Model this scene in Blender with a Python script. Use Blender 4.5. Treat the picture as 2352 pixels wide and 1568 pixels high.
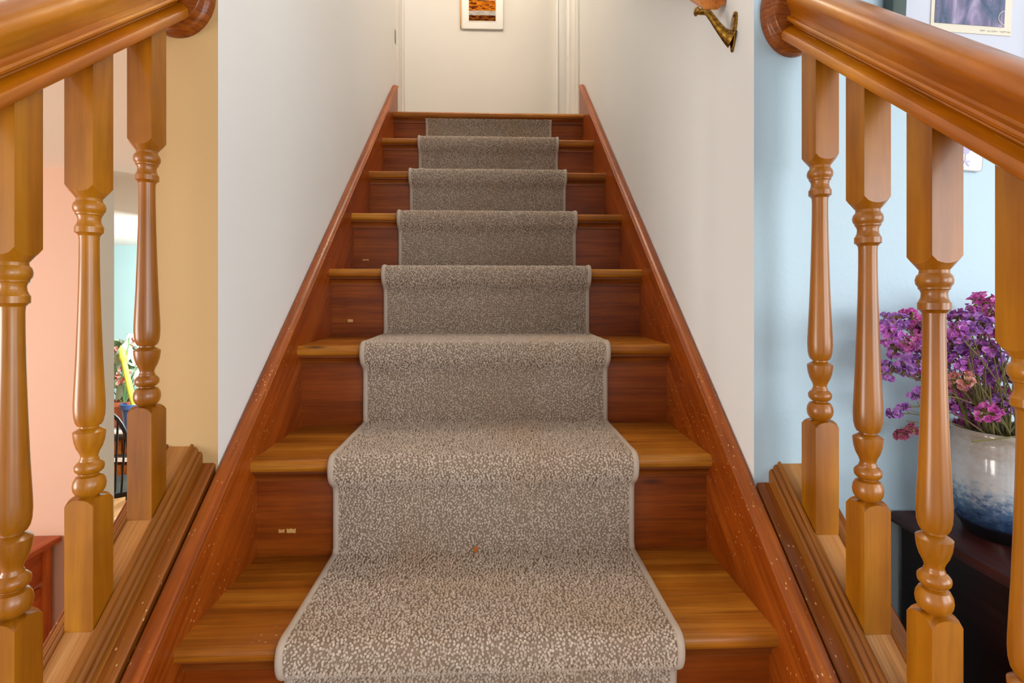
import bpy, bmesh, math, random
from math import sin, cos, pi, radians, sqrt
from mathutils import Vector, Matrix, Euler

for o in list(bpy.data.objects): bpy.data.objects.remove(o)
scene = bpy.context.scene
COL = scene.collection

# ------------------------------------------------------------------ camera
cam_d = bpy.data.cameras.new('camera')
cam = bpy.data.objects.new('camera', cam_d); COL.objects.link(cam)
cam_d.sensor_width = 36.0
cam_d.lens = 1201.5 * 36.0 / 2352.0
cam_d.shift_y = -110.7 / 2352.0
cam_d.clip_start = 0.02
cam.location = (0.01325, 0.0, 1.783)
cam.rotation_euler = (radians(90), 0, -0.039)
scene.camera = cam

# ------------------------------------------------------------------ world, lights, exposure
w = bpy.data.worlds.new('sky'); scene.world = w; w.use_nodes = True
bg = w.node_tree.nodes['Background']
bg.inputs['Color'].default_value = (0.86, 0.93, 1.0, 1)
bg.inputs['Strength'].default_value = .9

def area(name, loc, target, sx, sy, power, col):
    d = bpy.data.lights.new(name, 'AREA'); d.shape = 'RECTANGLE'; d.size = sx; d.size_y = sy
    d.energy = power; d.color = col
    o = bpy.data.objects.new(name, d); COL.objects.link(o)
    o.location = loc
    o.rotation_euler = (Vector(target) - Vector(loc)).to_track_quat('-Z', 'Y').to_euler()
    return o
area('daylight_entry_window', (2.3, -2.7, 1.95), (0.1, 1.2, 1.7), 1.8, 1.5, 52, (0.98, 0.98, 1.0))
area('daylight_right_window', (3.3, -0.7, 1.9), (0.5, 0.7, 1.6), 1.8, 1.6, 46, (1.0, 0.985, 0.96))
area('daylight_left_window', (-4.2, -0.6, 1.3), (-1.0, 1.4, 1.65), 1.8, 1.6, 100, (1.0, 0.95, 0.88))
area('daylight_dining_window', (-2.0, 4.7, 2.0), (-4.0, 5.2, 1.0), 1.4, 1.3, 140, (0.95, 1.0, 1.0))
vs = scene.view_settings
vs.view_transform = 'Standard'; vs.look = 'None'; vs.exposure = 0.2; vs.gamma = 1.0
vs.use_curve_mapping = False

# ------------------------------------------------------------------ measures (metres)
G, R, D0, N1Z = 0.2544, 0.2063, 0.819, 1.238      # going, rise, first seen nosing
HALF = 0.473                                      # half width between stringers
NO = 0.031                                        # nosing overhang
TT = 0.026                                        # tread thickness
SL = R / G
TH = math.atan(SL)
def zn(y): return N1Z + (y - D0) * SL             # nosing line
def ny(k): return D0 + (k - 1) * G
def nz(k): return N1Z + (k - 1) * R
WX = 0.5025                                       # stair side of the passage walls
YL, YR = 1.008, 0.958                             # front ends of the two walls
RC = 0.574                                        # rail centre line
CEIL = 2.33
K0 = -4                                           # lowest tread built

# ------------------------------------------------------------------ materials
def lin(c):
    if isinstance(c, str):
        c = c.lstrip('#'); c = tuple(int(c[i:i+2], 16) / 255 for i in (0, 2, 4))
    return tuple(x / 12.92 if x <= .04045 else ((x + .055) / 1.055) ** 2.4 for x in c) + (1,)
class NT:
    def __init__(s, name):
        s.m = bpy.data.materials.new(name); s.m.use_nodes = True
        s.t = s.m.node_tree; s.b = s.t.nodes['Principled BSDF']
    def n(s, typ, **kw):
        nd = s.t.nodes.new(typ)
        for k, v in kw.items():
            if k.startswith('_'): setattr(nd, k[1:], v)
            else: nd.inputs[k.replace('__', ' ')].default_value = v
        return nd
    def l(s, a, b): s.t.links.new(a, b)
    def coord(s, scale=(1, 1, 1), rnd=0.0, kind='Object'):
        tc = s.n('ShaderNodeTexCoord'); mp = s.n('ShaderNodeMapping')
        mp.inputs['Scale'].default_value = scale
        out = tc.outputs[kind]
        if rnd:
            oi = s.n('ShaderNodeObjectInfo'); vm = s.n('ShaderNodeVectorMath', _operation='MULTIPLY_ADD')
            s.l(oi.outputs['Random'], vm.inputs[0]); vm.inputs[1].default_value = (rnd, rnd * 1.7, rnd * .6)
            s.l(out, vm.inputs[2]); out = vm.outputs[0]
        s.l(out, mp.inputs['Vector']); return mp.outputs[0]
    def ramp(s, fac, stops, mode='LINEAR'):
        r = s.n('ShaderNodeValToRGB'); r.color_ramp.interpolation = mode
        e = r.color_ramp.elements
        while len(e) < len(stops): e.new(.5)
        for el, (p, c) in zip(e, stops):
            el.position = p; el.color = lin(c) if not isinstance(c, (int, float)) else (c, c, c, 1)
        s.l(fac, r.inputs[0]); return r.outputs[0]
    def mix(s, fac, a, b, mode='MIX'):
        x = s.n('ShaderNodeMix', _data_type='RGBA', _blend_type=mode)
        for sock, v in ((x.inputs[0], fac), (x.inputs[6], a), (x.inputs[7], b)):
            if hasattr(v, 'links'): s.l(v, sock)
            elif isinstance(v, (int, float)): sock.default_value = v
            else: sock.default_value = lin(v)
        return x.outputs[2]
    def bump(s, h, strength=.2, dist=.002):
        b = s.n('ShaderNodeBump'); b.inputs['Strength'].default_value = strength
        b.inputs['Distance'].default_value = dist
        s.l(h, b.inputs['Height']); s.l(b.outputs[0], s.b.inputs['Normal'])
    def fin(s, col, rough=.5, **kw):
        if hasattr(col, 'links'): s.l(col, s.b.inputs['Base Color'])
        else: s.b.inputs['Base Color'].default_value = lin(col)
        s.b.inputs['Roughness'].default_value = rough
        for k, v in kw.items(): s.b.inputs[k.replace('__', ' ')].default_value = v
        return s.m

def wood(name, dark, mid, light, axis='X', freq=26, rough=.32, coat=.25, contrast=.2, wear=None, knots=False, rnd=7.0, spec=.28, fine=.75, wm=(.46, .56)):
    s = NT(name)
    st = 1.0
    sc = {'X': (st, freq, freq), 'Y': (freq, st, freq), 'Z': (freq, freq, st)}[axis]
    v = s.coord(sc, rnd)
    n1 = s.n('ShaderNodeTexNoise', Scale=1.6, Detail=5.0, Roughness=.6, Distortion=.5); s.l(v, n1.inputs['Vector'])
    sc2 = tuple(4.0 if x == st else x * 7 for x in sc)
    v2 = s.coord(sc2, rnd)
    n2 = s.n('ShaderNodeTexNoise', Scale=1.3, Detail=3.0, Roughness=.65); s.l(v2, n2.inputs['Vector'])
    v3 = s.coord((9, 9, 9), rnd)
    n3 = s.n('ShaderNodeTexNoise', Scale=1.0, Detail=3.0); s.l(v3, n3.inputs['Vector'])
    c = s.ramp(n1.outputs['Fac'], [(.5 - contrast, dark), (.5, mid), (.5 + contrast, light)])
    f2 = s.ramp(n2.outputs['Fac'], [(.35, .62), (.55, 1.0)])
    c = s.mix(fine, c, f2, 'MULTIPLY')
    f3 = s.ramp(n3.outputs['Fac'], [(.3, .80), (.7, 1.12)])
    c = s.mix(.8, c, f3, 'MULTIPLY')
    if knots:
        vk = s.n('ShaderNodeTexVoronoi', Scale=1.0); s.l(s.coord(tuple(2.2 if x == st else 9 for x in sc), rnd), vk.inputs['Vector'])
        kf = s.ramp(vk.outputs['Distance'], [(.035, 1.0), (.085, 0.0)])
        c = s.mix(kf, c, '#3a1c0c')
    if wear:
        nw = s.n('ShaderNodeTexVoronoi', Scale=120.0); s.l(s.coord((1, .6, 1)), nw.inputs['Vector'])
        nm = s.n('ShaderNodeTexNoise', Scale=7.0, Detail=2.0); s.l(s.coord((1, 1, 1)), nm.inputs['Vector'])
        mu = s.n('ShaderNodeMath', _operation='MULTIPLY')
        s.l(s.ramp(nw.outputs['Distance'], [(.11, .95), (.17, 0.0)]), mu.inputs[0])
        s.l(s.ramp(nm.outputs['Fac'], [(wm[0], 0.0), (wm[1], 1.0)]), mu.inputs[1])
        c = s.mix(mu.outputs[0], c, wear)
    s.bump(n2.outputs['Fac'], .12, .0008)
    m = s.fin(c, rough)
    s.b.inputs['Coat Weight'].default_value = coat * .5; s.b.inputs['Coat Roughness'].default_value = .2; s.b.inputs['Specular IOR Level'].default_value = spec
    return m

def paint(name, col, rough=.55, bump=.1, scale=160, mottled=.03):
    s = NT(name)
    n = s.n('ShaderNodeTexNoise', Scale=float(scale), Detail=3.0); s.l(s.coord(), n.inputs['Vector'])
    n2 = s.n('ShaderNodeTexNoise', Scale=1.7, Detail=2.0); s.l(s.coord(), n2.inputs['Vector'])
    f = s.ramp(n2.outputs['Fac'], [(.3, 1 - mottled), (.7, 1.0)])
    c = s.mix(1.0, col, f, 'MULTIPLY')
    s.bump(n.outputs['Fac'], bump, .0015)
    return s.fin(c, rough)
def plain(name, col, rough=.5, **kw): return NT(name).fin(col, rough, **kw)

M = {}
M['tread'] = wood('tread_oak', '#8a4a0c', '#ab6518', '#c8862c', 'X', 22, .34, .25, .2, wear='#d9cdb8', knots=True, wm=(.62, .72))
M['riser'] = wood('riser_pine', '#702f04', '#8a3f09', '#9e5110', 'X', 16, .36, .25, .22, knots=True)
M['stringer'] = wood('stringer_pine', '#843604', '#9a450a', '#ae5816', 'Y', 14, .36, .25, .22, wear='#d9a765')
M['cap'] = wood('cap_pine', '#843c09', '#9c4c12', '#b26222', 'Y', 20, .36, .25, .2, wear='#dba86c')
M['skirt'] = wood('skirt_pine', '#763a0a', '#8c4a12', '#a46424', 'Y', 24, .4, .2, .2, wear='#d8b070')
M['rail'] = wood('rail_maple', '#934a02', '#b26404', '#d0880c', 'Y', 9, .28, .5, .2, spec=.45, fine=.35)
M['shoe'] = wood('shoe_oak', '#74400e', '#93571a', '#b27634', 'Y', 30, .42, .15, .2)
M['fillet'] = wood('fillet_oak', '#a56a30', '#b97e42', '#cb965c', 'Y', 24, .5, .05, .2)
M['baluster'] = wood('baluster_maple', '#804503', '#a06006', '#be7e0e', 'Z', 10, .32, .5, .26, rnd=11, spec=.5, fine=.35)
M['rosette'] = wood('rosette_maple', '#6e3208', '#8c460c', '#a65e16', 'X', 12, .3, .4, .2)
M['cove'] = wood('cove_pine', '#6e330d', '#874413', '#9a5520', 'X', 20, .4, .2, .2)
M['wallrail'] = wood('wall_rail_oak', '#a34f12', '#bf6a1c', '#d07f2c', 'Y', 20, .32, .3, .2)
M['scrape'] = wood('bare_pine', '#c98b46', '#d8a660', '#e6c086', 'X', 30, .7, 0, .2)
M['table'] = wood('table_cherry', '#9c4410', '#b8561a', '#cc6e2c', 'Y', 14, .4, .2, .25)
M['mahogany'] = wood('dark_mahogany', '#170906', '#210d0a', '#2e1410', 'Y', 14, .4, .2, .2)
M['white'] = paint('white_wall', '#ecedec', .6, .06)
M['hall'] = paint('hall_wall', '#dedad3', .6, .05)
M['trim'] = paint('white_trim', '#f3f1ec', .35, .02)
M['tan'] = paint('tan_wall', '#c2a06c', .6, .06)
M['blue'] = paint('blue_wall', '#b4cfdd', .5, .35, 110)
M['salmon'] = paint('salmon_wall', '#d6ac94', .6, .06)
M['jamb'] = paint('pale_grey_edge', '#e6eeeb', .55, .04)
M['teal'] = paint('teal_wall', '#b5dce0', .6, .05)
M['ceil'] = paint('swirl_ceiling', '#fbf5ef', .7, .5, 30)
M['floor'] = wood('floor_boards', '#9a6e42', '#b48a5c', '#c8a276', 'Y', 10, .4, .2)
M['black'] = plain('black_paint', '#15161a', .35)
M['binding'] = paint('runner_binding', '#bcab9a', .85, .5, 900)
M['backing'] = plain('runner_backing', '#7d6a58', .95)

# ------------------------------------------------------------------ object helpers
def new(name, me, mat=None, parent=None, mw=None):
    o = bpy.data.objects.new(name, me); COL.objects.link(o)
    if mat is not None and me is not None and not me.materials:
        for m in (mat if isinstance(mat, (list, tuple)) else [mat]): me.materials.append(m)
    if mw is not None: o.matrix_world = mw
    if parent is not None:
        o.parent = parent
        par = parent; inv = Matrix()
        chain = []
        while par is not None: chain.append(par); par = par.parent
        wm = Matrix()
        for p in reversed(chain): wm = wm @ p.matrix_parent_inverse @ p.matrix_basis
        o.matrix_parent_inverse = wm.inverted()
    return o
def mk(name, verts, faces, mat, parent=None, mw=None, smooth=False, ang=35, bevel=0, seg=2):
    """mesh object; verts are in world coordinates, mw (optional) is the frame it is stored in"""
    bm = bmesh.new()
    inv = mw.inverted() if mw is not None else None
    vs_ = [bm.verts.new(inv @ Vector(v) if inv else v) for v in verts]
    for f in faces:
        try: bm.faces.new([vs_[i] for i in f])
        except ValueError: pass
    return fin(name, bm, mat, parent, mw, smooth, ang, bevel, seg)
def fin(name, bm, mat, parent=None, mw=None, smooth=False, ang=35, bevel=0, seg=2):
    bmesh.ops.recalc_face_normals(bm, faces=bm.faces)
    if bevel:
        es = [e for e in bm.edges if len(e.link_faces) == 2 and e.calc_face_angle(0) > radians(40)]
        bmesh.ops.bevel(bm, geom=es, offset=bevel, segments=seg, affect='EDGES', profile=.5)
    me = bpy.data.meshes.new(name); bm.to_mesh(me); bm.free()
    if smooth or bevel:
        me.shade_smooth(); me.set_sharp_from_angle(angle=radians(ang))
    return new(name, me, mat, parent, mw)
BOXF = [(0, 1, 3, 2), (4, 6, 7, 5), (0, 4, 5, 1), (2, 3, 7, 6), (0, 2, 6, 4), (1, 5, 7, 3)]
def bv(x0, x1, y0, y1, z0, z1): return [(x, y, z) for x in (x0, x1) for y in (y0, y1) for z in (z0, z1)]
def box(name, x0, x1, y0, y1, z0, z1, mat, parent=None, bevel=0, mw=None, origin=None):
    if origin is not None: mw = Matrix.Translation(origin)
    return mk(name, bv(x0, x1, y0, y1, z0, z1), BOXF, mat, parent, mw, bevel=bevel)
def prism(name, prof, a0, a1, place, mat, parent=None, mw=None, smooth=False, ang=35, bevel=0):
    """closed 2D profile swept straight; place(p, a) gives the world point"""
    n = len(prof)
    v = [place(p, a0) for p in prof] + [place(p, a1) for p in prof]
    f = [tuple(range(n)), tuple(range(2 * n - 1, n - 1, -1))] + [(i, (i + 1) % n, n + (i + 1) % n, n + i) for i in range(n)]
    return mk(name, v, f, mat, parent, mw, smooth, ang, bevel)
def slope_frame(y): return Matrix.Translation((0, y, zn(y))) @ Matrix.Rotation(TH, 4, 'X')
def sloped(name, prof, y0, y1, mat, parent=None, smooth=False, ang=35, dz=0.0):
    """profile of (x, height above nosing line) swept along the stair slope, cut plumb"""
    return prism(name, prof, y0, y1, lambda p, y: (p[0], y, zn(y) + p[1] + dz), mat, parent, slope_frame((y0 + y1) / 2), smooth, ang)
def lathe(name, prof, mat, parent=None, mw=None, n=32, ang=35):
    bm = bmesh.new(); rings = []
    for r, z in prof:
        if r < 1e-6: rings.append([bm.verts.new((0, 0, z))])
        else: rings.append([bm.verts.new((r * cos(2 * pi * i / n), r * sin(2 * pi * i / n), z)) for i in range(n)])
    for a, b in zip(rings, rings[1:]):
        for i in range(n):
            j = (i + 1) % n
            if len(a) == 1 and len(b) == 1: continue
            if len(a) == 1: bm.faces.new((a[0], b[i], b[j]))
            elif len(b) == 1: bm.faces.new((a[i], a[j], b[0]))
            else: bm.faces.new((a[i], a[j], b[j], b[i]))
    for rg in (rings[0], rings[-1]):
        if len(rg) > 1: bm.faces.new(rg)
    return fin(name, bm, mat, parent, mw, True, ang)
def tube_bm(bm, pts, radii, n=8, cap=True):
    pts = [Vector(p) for p in pts]; prev = None; rings = []
    if not isinstance(radii, (list, tuple)): radii = [radii] * len(pts)
    for i, p in enumerate(pts):
        t = (pts[min(i + 1, len(pts) - 1)] - pts[max(i - 1, 0)]).normalized()
        if prev is None: u = t.orthogonal().normalized()
        else: u = (prev - t * prev.dot(t)).normalized()
        prev = u; v = t.cross(u)
        rings.append([bm.verts.new(p + (u * cos(2 * pi * k / n) + v * sin(2 * pi * k / n)) * radii[i]) for k in range(n)])
    for a, b in zip(rings, rings[1:]):
        for k in range(n): bm.faces.new((a[k], a[(k + 1) % n], b[(k + 1) % n], b[k]))
    if cap: bm.faces.new(rings[0][::-1]); bm.faces.new(rings[-1])
def tube(name, pts, radii, mat, parent=None, n=8):
    bm = bmesh.new(); tube_bm(bm, pts, radii, n); return fin(name, bm, mat, parent, None, True, 50)
def thing(name, label, cat, loc=(0, 0, 0), group=None, rot=0):
    o = bpy.data.objects.new(name, None); COL.objects.link(o); o.location = loc; o.rotation_euler = (0, 0, rot)
    o.empty_display_size = .05
    return tag(o, label, cat, group)
def tag(o, label, cat, group=None):
    o['label'] = label; o['category'] = cat
    if group: o['group'] = group
    return o
def struct(o, label=None):
    o['kind'] = 'structure'
    if label: o['label'] = label
    return o

# ------------------------------------------------------------------ the shell
def wall(name, x0, x1, y0, y1, z0, z1, mats, faces=None, label=None):
    """box wall; faces maps '-y','+x'.. to a material index"""
    o = box(name, x0, x1, y0, y1, z0, z1, None)
    for m in mats: o.data.materials.append(m)
    if faces:
        for p in o.data.polygons:
            for k, i in faces.items():
                a = 'xyz'.index(k[1]); s = -1 if k[0] == '-' else 1
                if p.normal[a] * s > .9: p.material_index = i
    return struct(o, label)
struct(box('floor', -6.5, 3.6, -3.0, 6.4, -.12, 0, M['floor']), 'brown board floor of the lower storey')
wall('wall_left', -.645, -WX, YL, 2.80, 0, 5.0, [M['white'], M['tan']], {'-y': 1, '-x': 1}, 'white passage wall left of the stairs with a tan end face')
wall('wall_right', WX, .66, YR, 2.88, 0, 5.0, [M['white'], M['blue']], {'-y': 1}, 'off-white passage wall right of the stairs')
wall('wall_room_right', .66, 3.6, YR, 1.10, 0, 3.3, [M['blue']], None, 'pale blue wall behind the right railing')
wall('wall_back', -2.2, 2.2, 3.80, 3.95, 2.4, 5.0, [M['hall']], None, 'cream wall at the head of the stairs')
struct(box('floor_landing', -2.2, 2.2, 2.66, 3.80, 2.62, 2.682, M['floor']), 'wooden landing floor at the head of the stairs')
wall('wall_salmon', -6.5, -1.719, 2.35, 2.472, 0, CEIL, [M['salmon'], M['jamb']], {'+x': 1}, 'salmon pink wall seen through the left railing')
wall('wall_teal', -6.5, -.645, 6.1, 6.22, 0, CEIL + .02, [M['teal']], None, 'pale teal wall of the far room')
wall('wall_side_left', -6.62, -6.5, -3.0, 6.22, 0, CEIL, [M['salmon']])
wall('wall_side_right', 3.6, 3.72, -3.0, 1.1, 0, 3.3, [M['blue']])
struct(box('ceiling', -6.5, -.645, -3.0, 6.22, CEIL, CEIL + .2, M['ceil']), 'textured off-white ceiling of the left room')
struct(box('ceiling_right', .66, 3.6, -3.0, 1.1, 3.3, 3.4, M['ceil']))
struct(box('ceiling_upper', -2.2, 2.2, -.7, 3.95, 5.0, 5.1, M['ceil']))
struct(box('wall_upper_left', -.645, -.60, -.7, YL, CEIL + .2, 5.0, M['white']))
struct(box('wall_upper_right', .60, .66, -.7, YR, 2.95, 5.0, M['white']))
struct(box('wall_upper_front', -.645, .66, -.8, -.7, 2.9, 5.0, M['white']))
struct(box('wall_hall_left', -2.3, -2.2, 2.8, 3.95, 2.6, 5.0, M['hall']))
struct(box('wall_hall_right', 2.2, 2.3, 2.8, 3.95, 2.6, 5.0, M['hall']))
struct(box('wall_hall_front_left', -2.2, -.645, 2.68, 2.80, 2.682, 5.0, M['hall']))
struct(box('wall_hall_front_right', .66, 2.2, 2.76, 2.88, 2.682, 5.0, M['hall']))

# door casings at the head of the stairs
def casing(name, sx, ya, yb, label, steps):
    t = bpy.data.objects.new(name, None); COL.objects.link(t); t['kind'] = 'structure'; t['label'] = label
    t.location = (sx * WX, ya, 2.682)
    for nm, y0, y1, pr in steps:
        x0, x1 = sorted((sx * (WX + .06), sx * (WX - pr)))
        box(nm, x0, x1, y0, y1, 2.682, 4.8, M['trim'], t, .003)
    return t
tl = casing('trim_1', -1, 2.80, 3.09, 'white door casing left of the landing', [('jamb_board', 2.80, 2.855, .0), ('casing_board', 2.855, 2.93, .008), ('door_stop', 2.93, 3.03, .002), ('casing_edge', 3.03, 3.075, .010)])
box('strike_plate', -WX - .002, -WX + .002, 2.806, 2.838, 3.12, 3.19, plain('dull_steel', '#8d877c', .35, Metallic=.9), tl, .0008)
casing('trim_2', 1, 2.95, 3.36, 'white door casing right of the landing', [('jamb_board', 2.955, 3.06, .001), ('casing_board', 3.06, 3.20, .010), ('door_stop', 3.20, 3.28, .002), ('casing_edge', 3.28, 3.34, .012)])
t3 = bpy.data.objects.new('trim_3', None); COL.objects.link(t3); t3['kind'] = 'structure'; t3['label'] = 'white casing on the far landing wall beside the right door frame'
t3.location = (.52, 3.79, 2.682)
box('casing_board', .488, .60, 3.772, 3.80, 2.682, 4.8, M['trim'], t3, .004)
box('casing_bead', .482, .498, 3.764, 3.80, 2.682, 4.8, M['trim'], t3, .004)

# ------------------------------------------------------------------ staircase
stair = thing('staircase', 'steep varnished wooden staircase with closed stringers rising between two walls', 'staircase', (0, ny(K0), 0))
def nose_prof(k):
    y, z = ny(k), nz(k); r = TT / 2; p = []
    for i in range(9):
        a = -pi / 2 - pi * i / 8
        p.append((y + .011 + .011 * cos(a), z - r + r * sin(a)))
    return p
XP = lambda p, x: (x, p[0], p[1])
cut = .118
for k in range(K0, 9):
    y, z = ny(k), nz(k)
    back = ny(k + 1) + NO + .008 if k < 8 else y + .16
    fr = nose_prof(k) + [(y + cut - .0012, z), (y + cut, z - .0012), (y + cut, z - TT)]
    hw = HALF + .004
    o = prism('tread_nosing_board', fr, -hw, hw, XP, M['tread'], stair, Matrix.Translation((0, y, z)), True, 30)
    bk = [(y + cut, z - TT), (y + cut, z - .0012), (y + cut + .0012, z), (back, z), (back, z - TT)]
    prism('tread_back_board', bk, -hw, hw, XP, M['tread'], stair, Matrix.Translation((.3, y + .1, z)), True, 30)
    yr = y + NO
    rz0 = nz(k - 1) - TT
    rs = box('riser', -HALF, HALF, yr, yr + .018, rz0 + TT * (k > K0), z - TT, M['riser'], stair, origin=(0, yr, z))
    cv = [(yr, z - TT), (yr - .019, z - TT), (yr - .019, z - TT - .004), (yr - .014, z - TT - .007), (yr - .009, z - TT - .012), (yr - .0065, z - TT - .018), (yr - .006, z - TT - .024), (yr, z - TT - .024)]
    prism('cove_moulding', cv, -HALF, HALF, XP, M['cove'], stair, Matrix.Translation((.1, yr, z)), True, 30)
    for sx, sz, w_, h_ in {2: [(-.429, 1.285, .012, .009), (-.412, 1.284, .018, .011)], 4: [(-.425, 1.694, .016, .011)], 5: [(-.442, 1.898, .022, .006)]}.get(k, []):
        rnd_ = random.Random(k * 7 + int(sx * 1000)); m_ = 7
        ou = [(sx + w_ * i / m_, sz + h_ * rnd_.uniform(0, .22)) for i in range(m_ + 1)] + [(sx + w_ * (m_ - i) / m_ + rnd_.uniform(-.001, .001), sz + h_ * rnd_.uniform(.75, 1)) for i in range(m_ + 1)]
        prism('scrape_mark', ou, yr - .0005, yr + .0005, lambda p, y: (p[0], y, p[1]), M['scrape'], rs)
# stringers with moulded caps (the right one sits a little higher)
for sx, dz, lab in ((-1, 0.0, 'left'), (1, .018, 'right')):
    yb, yt = -.62, 2.735
    def face(p, x): return (x, p[0], p[1])
    yA = -.62
    poly = [(yA, zn(yA) + .058 + dz), (2.735, zn(2.735) + .058 + dz), (2.735, nz(8) - .03), (2.62, nz(8) - .32), (yA, zn(yA) - .36)]
    st = prism('stringer', poly, sx * HALF, sx * (WX - .001), face, M['stringer'], stair, slope_frame(1.0))
    cp = [(HALF + .0008, .059), (HALF - .003, .0605), (HALF - .0032, .064), (HALF - .001, .0662), (HALF + .003, .0664), (HALF + .006, .0695), (HALF + .012, .0715), (HALF + .020, .0712), (HALF + .0265, .068), (WX - .001, .064), (WX - .001, .059)]
    sloped('stringer_cap', [(sx * a, b) for a, b in cp], yb, yt, M['cap'], st, True, 25, dz)

# ------------------------------------------------------------------ carpet runner
def runner_path():
    pts = []   # (y, z, corner)
    o = .004
    def arc(raw):
        for _ in range(3):
            new_ = [raw[0]]
            for a, b in zip(raw, raw[1:]):
                new_ += [tuple(.75 * p + .25 * q for p, q in zip(a, b)), tuple(.25 * p + .75 * q for p, q in zip(a, b))]
            new_.append(raw[-1]); raw = new_
        return raw
    pts.append((ny(0) + .06, nz(0) + o))
    for k in range(1, 9):
        y, z = ny(k), nz(k); yr = y + NO
        zp = nz(k - 1)
        pts += [(yr - o - .012, zp + o), (yr - o - .002, zp + o + .003), (yr - o, zp + o + .014)]
        if k == 8:
            pts += [(yr - o, z - .07), (yr - .010, z - .05), (yr - .024, z - .032)]
            break
        pts += arc([(yr - o, z - .080), (yr - o - .002, z - .062), (y + .012, z - .050), (y - .002, z - .042), (y - .010, z - .030), (y - .012, z - .012), (y - .006, z + .003), (y + .008, z + .006), (y + .035, z + o), (y + .06, z + o)])
    # resample
    out = [Vector((0,) + pts[0])]
    step = .007
    for p in pts[1:]:
        q = Vector((0,) + p)
        while (q - out[-1]).length > step:
            out.append(out[-1] + (q - out[-1]).normalized() * step)
    return out
RW = .314
path = runner_path()
nrm = []
for i in range(len(path)):
    t = (path[min(i + 1, len(path) - 1)] - path[max(i - 1, 0)]).normalized()
    nrm.append(Vector((0, -t.z, t.y)))          # outward (towards the walker)
for i in range(len(nrm)):
    if nrm[i].y > .3 : nrm[i] = -nrm[i]
runner = thing('carpet_runner', 'beige-grey cut pile carpet runner with bound edges going up the stairs', 'carpet', (0, ny(0) + .1, nz(0)))
def strip(name, x0, x1, off, mat, parent, nx):
    v, f = [], []
    for p, n in zip(path, nrm):
        for i in range(nx + 1):
            q = p + n * off; v.append((x0 + (x1 - x0) * i / nx, q.y, q.z))
    for j in range(len(path) - 1):
        for i in range(nx):
            a = j * (nx + 1) + i; f.append((a, a + 1, a + nx + 2, a + nx + 1))
    me = bpy.data.meshes.new(name); me.from_pydata(v, [], f); me.update()
    return new(name, me, mat, parent)
PB = RW - .010
bk = strip('runner_base', -RW + .002, RW - .002, 0, M['backing'], runner, 1)
sol = bk.modifiers.new('thickness', 'SOLIDIFY'); sol.thickness = .004; sol.offset = 0
for sx in (-1, 1):
    bm = bmesh.new(); rings = []
    prof = [(-.006, -.002), (-.006, .004), (-.004, .0068), (0, .0078), (.004, .0068), (.006, .004), (.006, -.002)]
    for p, n in zip(path, nrm):
        rings.append([bm.verts.new((sx * (RW - .005) + a, p.y + n.y * b, p.z + n.z * b)) for a, b in prof])
    for a, b in zip(rings, rings[1:]):
        for i in range(len(prof)):
            j = (i + 1) % len(prof); bm.faces.new((a[i], a[j], b[j], b[i]))
    bm.faces.new(rings[0]); bm.faces.new(rings[-1])
    fin('edge_binding', bm, M['binding'], runner, None, True, 60)
# pile
s = NT('carpet_pile')
oi = s.n('ShaderNodeObjectInfo')
c = s.ramp(oi.outputs['Random'], [(0, '#b09d8a'), (.5, '#c2af9c'), (1, '#d4c3b1')])
n = s.n('ShaderNodeTexNoise', Scale=900.0, Detail=2.0); s.l(s.coord(), n.inputs['Vector'])
c = s.mix(.5, c, s.ramp(n.outputs['Fac'], [(.35, .7), (.65, 1.1)]), 'MULTIPLY')
ge = s.n('ShaderNodeNewGeometry'); nw_ = s.n('ShaderNodeTexNoise', Scale=5.0, Detail=2.0); s.l(ge.outputs['Position'], nw_.inputs['Vector'])
c = s.mix(s.ramp(nw_.outputs['Fac'], [(.48, 0.0), (.7, .45)]), c, '#b89672')
s.b.inputs['Sheen Weight'].default_value = .25; s.b.inputs['Sheen Roughness'].default_value = .6
M['pile'] = s.fin(c, .95)
pile = strip('carpet_pile', -PB, PB, .0022, plain('pile_ground', '#8f7c69', .95), runner, 24)
pile['kind'] = 'stuff'
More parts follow.
